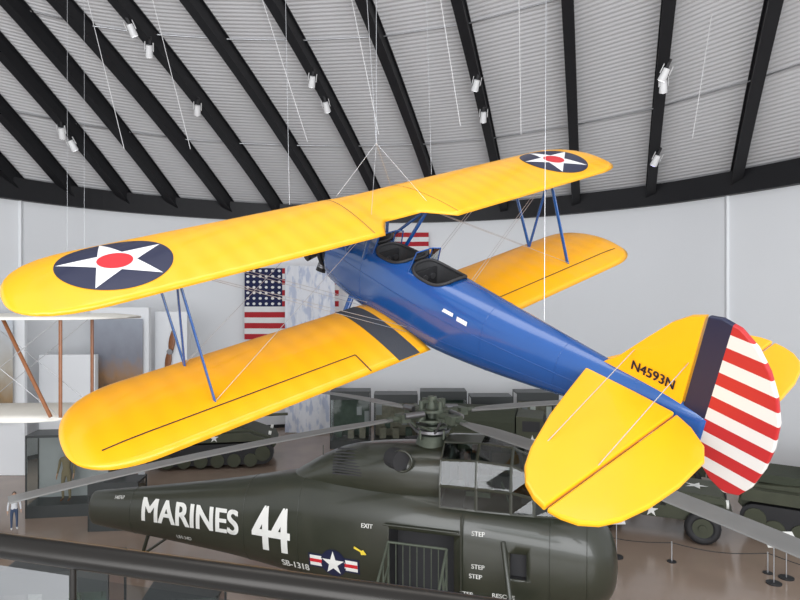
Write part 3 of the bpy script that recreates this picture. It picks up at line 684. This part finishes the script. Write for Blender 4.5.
# ================================================================= CASES
def case(loc,size,yaw=0,back=None):
    e=empty('display_case',LM(*loc,0,yaw));w_,d_,h=size;b=B([CabD,Cab,PanG,PanT,Cmt]);b.box((0,0,.2),(w_,d_,.4),0);b.box((0,0,h-.04),(w_,d_,.08),0)
    for x in(-1,1):
        for y in(-1,1):b.box((x*(w_/2-.02),y*(d_/2-.02),h/2),(.04,.04,h),0)
    b.box((0,d_/2-.03,h/2),(w_-.1,.03,h-.5),1 if back is None else back)
    if back is not None:
        b.box((0,-d_/2-.01,h-.2),(w_,.03,.4),0)
        rr=random.Random(int(loc[0]*10))
        for k in range(5):b.box((-w_*.4+k*w_*.2,d_/2-.08,.9+rr.random()*.9),(w_*.13,.03,.3+rr.random()*.4),rr.choice([1,2,3,4]))
        for k in range(3):b.box((-w_*.3+k*w_*.3,.1,.4+.2),(w_*.15,.4,.3+rr.random()*.5),rr.choice([2,3]))
    b.build('case_frame',e)
    b=B([GlsC]);x=w_/2-.02;y=d_/2-.02
    b.add([(-x,-y,.4),(x,-y,.4),(x,-y,h-.08),(-x,-y,h-.08)],[(0,1,2,3)]);b.add([(x,-y,.4),(x,y,.4),(x,y,h-.08),(x,-y,h-.08)],[(0,1,2,3)]);b.add([(-x,-y,.4),(-x,y,.4),(-x,y,h-.08),(-x,-y,h-.08)],[(0,1,2,3)])
    b.build('case_glass',e);return e
case1=case((-6.4,11.9),(1.9,1.0,2.15),.1,2);case2=case((-11.0,20.9),(2.6,1.0,2.7),.15);case((-3.9,11.3),(1.3,.9,1.9),.1,2);case((-8.9,19.6),(1.5,.9,1.5),.1,3)
for x,w_,h,bk in((-2.4,1.9,2.75,2),(-.2,2.1,2.6,3),(2.1,2.2,2.75,2),(4.4,2.0,2.5,2),(6.6,2.0,2.7,3)):case((x,30.3),(w_,1.2,h),0,bk)
# ================================================================= PEOPLE
def person(name,loc,yaw,H,mats,z0=0,hat=False,parent=None):
    k=H/1.75;e=empty(name,LM(loc[0],loc[1],z0,yaw))
    if parent:e.parent=parent
    J={'pel':(0,0,.95,.13),'bel':(0,0,1.08,.12),'che':(0,0,1.30,.145),'nb':(0,0,1.47,.07),'nk':(0,0,1.54,.055),
    'hl':(.09,0,.9,.09),'kl':(.11,-.02,.5,.058),'al':(.11,.01,.09,.04),'fl':(.12,-.16,.04,.035),'hr':(-.09,0,.9,.09),'kr':(-.11,-.03,.5,.058),'ar':(-.11,.0,.09,.04),'fr':(-.12,-.17,.04,.035),
    'sl':(.19,0,1.42,.055),'el':(.25,.02,1.14,.042),'wl':(.27,-.07,.9,.028),'pl':(.275,-.1,.83,.03),'sr':(-.19,0,1.42,.055),'er':(-.25,.02,1.14,.042),'wr':(-.27,-.07,.9,.028),'pr':(-.275,-.1,.83,.03)}
    E=[('pel','bel'),('bel','che'),('che','nb'),('nb','nk'),('pel','hl'),('hl','kl'),('kl','al'),('al','fl'),('pel','hr'),('hr','kr'),('kr','ar'),('ar','fr'),('che','sl'),('sl','el'),('el','wl'),('wl','pl'),('che','sr'),('sr','er'),('er','wr'),('wr','pr')]
    for s,t in((1,'l'),(-1,'r')):
        for q in range(4):
            J['f%s%d'%(t,q)]=(s*.275,-.125+q*.018,.79,.008);J['g%s%d'%(t,q)]=(s*.27,-.13+q*.018,.745-.006*abs(q-1),.007);E+=[('p'+t,'f%s%d'%(t,q)),('f%s%d'%(t,q),'g%s%d'%(t,q))]
        J['t'+t]=(s*.26,-.15,.81,.009);E.append(('p'+t,'t'+t))
    ks=list(J);me=bpy.data.meshes.new('b');me.from_pydata([tuple(c*k for c in J[q][:3]) for q in ks],[(ks.index(a),ks.index(c)) for a,c in E],[])
    o=bpy.data.objects.new('b',me);SC.collection.objects.link(o);sk=o.modifiers.new('s','SKIN');sk.use_smooth_shade=True
    for i,q in enumerate(ks):me.skin_vertices[0].data[i].radius=(J[q][3]*k,J[q][3]*k*(.8 if q in('che','bel','pel') else 1))
    me.skin_vertices[0].data[0].use_root=True;ss=o.modifiers.new('u','SUBSURF');ss.levels=1;ss.render_levels=1
    bpy.context.view_layer.update();dg=bpy.context.evaluated_depsgraph_get();nm=bpy.data.meshes.new_from_object(o.evaluated_get(dg));bpy.data.objects.remove(o)
    for m in mats:nm.materials.append(m)
    for p in nm.polygons:
        c=p.center/k;i=0
        if c.z<.1:i=3
        elif c.z>1.49:i=2
        elif abs(c.x)>.2 and c.z<.93:i=2
        elif c.z<.98 and abs(c.x)<.22:i=1
        p.material_index=i;p.use_smooth=True
    o=bpy.data.objects.new('body',nm);SC.collection.objects.link(o);o.parent=e
    b=B([mats[2],Har,Blk,mats[0]]);M=Matrix.Scale(k,4)
    b.sphere((0,-.01,1.65),(.075,.095,.115),0,M=M);b.sphere((0,-.105,1.64),(.012,.018,.02),0,8,6,M=M)
    for s in(1,-1):b.sphere((s*.03,-.093,1.665),(.01,.006,.007),2,8,6,M=M);b.sphere((s*.078,0,1.64),(.01,.02,.03),0,8,6,M=M)
    b.sphere((0,-.093,1.60),(.025,.006,.006),2,8,6,M=M)
    b.sphere((0,.018,1.685),(.085,.098,.1),3 if hat else 1,M=M)
    if hat:b.cyl((0,0,1.70),(0,0,1.712),.125,.12,20,3,M=M)
    b.build('head',e);return e
person('child_visitor',(-12.0,19.3),.6,1.15,[ClW,Jea,Skn,Whi])
person('mannequin',(-.2,-.05),-.1,1.75,[TanM,TanM,Skn,Lea],.4,True,case2)
person('mannequin',(0,0),.1,1.6,[GrnC,GrnC,Skn,Blk],.4,True,case1)
person('soldier_mannequin',(5.35,28.9),0,1.85,[GrnC,GrnC,Skn,Blk],0,True)
def sign(x,y,yaw=0):
    e=empty('sign_stand',LM(x,y,0,yaw));b=B([Ste,Cmt,Blk]);b.cyl((0,0,0),(0,0,.03),.18,n=20,mi=2);b.cyl((0,0,0),(0,0,1.0),.015,n=8);b.box((0,0,1.05),(.42,.03,.3),1,rot=(-.9,0,0));b.build('sign_post',e)
for x,y in((9.4,15.6),(9.9,15.9),(6.0,17.2)):sign(x,y)
b=B([Blk,Ste]);pts=[(5.2,17.9),(7.4,16.9),(9.6,16.2),(11.4,14.6)]
for p in pts:b.cyl((p[0],p[1],0),(p[0],p[1],.55),.02,n=8,mi=1);b.cyl((p[0],p[1],0),(p[0],p[1],.02),.12,n=16)
for a,c in zip(pts[:-1],pts[1:]):b.path([(a[0]+(c[0]-a[0])*t/8,a[1]+(c[1]-a[1])*t/8,.52-.12*math.sin(math.pi*t/8)) for t in range(9)],.012,6)
b.build('rope_barrier')
# ================================================================= SPOTLIGHTS
def spot(bi,v,lit=False,off_=0,rot=0):
    e,d=beams[bi];k=(300-v)/620.;s=(k*e.y-(ZR-CZ))/(SLOPE+k);p=bpt(bi,s)+Vector((off_,-.15,-.9))
    E_=empty('spotlight',Matrix.Translation(p)@Matrix.Rotation(rot,4,'Y')@Matrix.Rotation(.5,4,'X'));b=B([LmpW,LmpE if not lit else LmpP,Blk]);b.cyl((0,0,.2),(0,0,-.25),.12,.15,16,0);b.cyl((0,0,-.255),(0,0,-.26),.12,n=16,mi=1)
    b.box((0,.1,.35),(.1,.1,.35),2);b.cyl((-.17,0,0),(.17,0,0),.02,n=8,mi=2);b.box((.17,0,.15),(.02,.06,.34),0);b.box((-.17,0,.15),(.02,.06,.34),0);b.build('spotlight_body',E_)
for a in((8,35,0,.2),(8,12,0,-.3),(5,120,0,.1),(5,132,0,-.3),(8,98,0,.2),(10,68,0,.2),(10,95,0,-.2),(12,72,0,.2),(12,105,0,0),(14,60,0,.3),(14,72,0,-.2),(14,145,True,.3)):spot(a[0],a[1],a[2],0,a[3])
b=B([WhC])
for x0,z0,x1,y in((-5.2,18,-3.2,21),(-2.0,18,-.7,20),(.9,17.5,1.9,19),(3.8,18,4.0,20),(10.6,17.5,9.9,20.5),(-9.2,18.5,-7.6,22),(-11.5,18.5,-10,22)):b.cyl((x0,y,z0+1),(x1,y+.5,12.6),.012,n=5)
b.build('hanging_cords')
# ================================================================= LIGHTS
w=bpy.data.worlds.new('World');SC.world=w;w.use_nodes=True;w.node_tree.nodes['Background'].inputs[0].default_value=(.94,.96,1,1);w.node_tree.nodes['Background'].inputs[1].default_value=1.0
def area(n,loc,rot,size,en,col=(1,.97,.93)):
    l=bpy.data.lights.new(n,'AREA');l.shape='RECTANGLE';l.size,l.size_y=size;l.energy=en;l.color=col;o=bpy.data.objects.new(n,l);o.location=loc;o.rotation_euler=rot;SC.collection.objects.link(o)
area('overhead_fill',(0,6,17),(0,0,0),(12,5),500)  # added soft area light above the view, for highlights on the wings
area('overhead_fill',(2,22,21),(0,0,0),(16,3),1600)  # second added overhead light, unseen, no fixture behind it
area('rear_ceiling_fill',(0,-9,8),(math.radians(110),0,0),(30,12),7000,(.95,.97,1))  # added light behind the camera, tilted up to brighten the ceiling
c=bpy.data.cameras.new('camera');c.sensor_width=36;c.lens=620.5/800*36;c.clip_end=200;o=bpy.data.objects.new('camera',c);o.location=(0,0,CZ);o.rotation_euler=(math.pi/2,0,0);SC.collection.objects.link(o);SC.camera=o
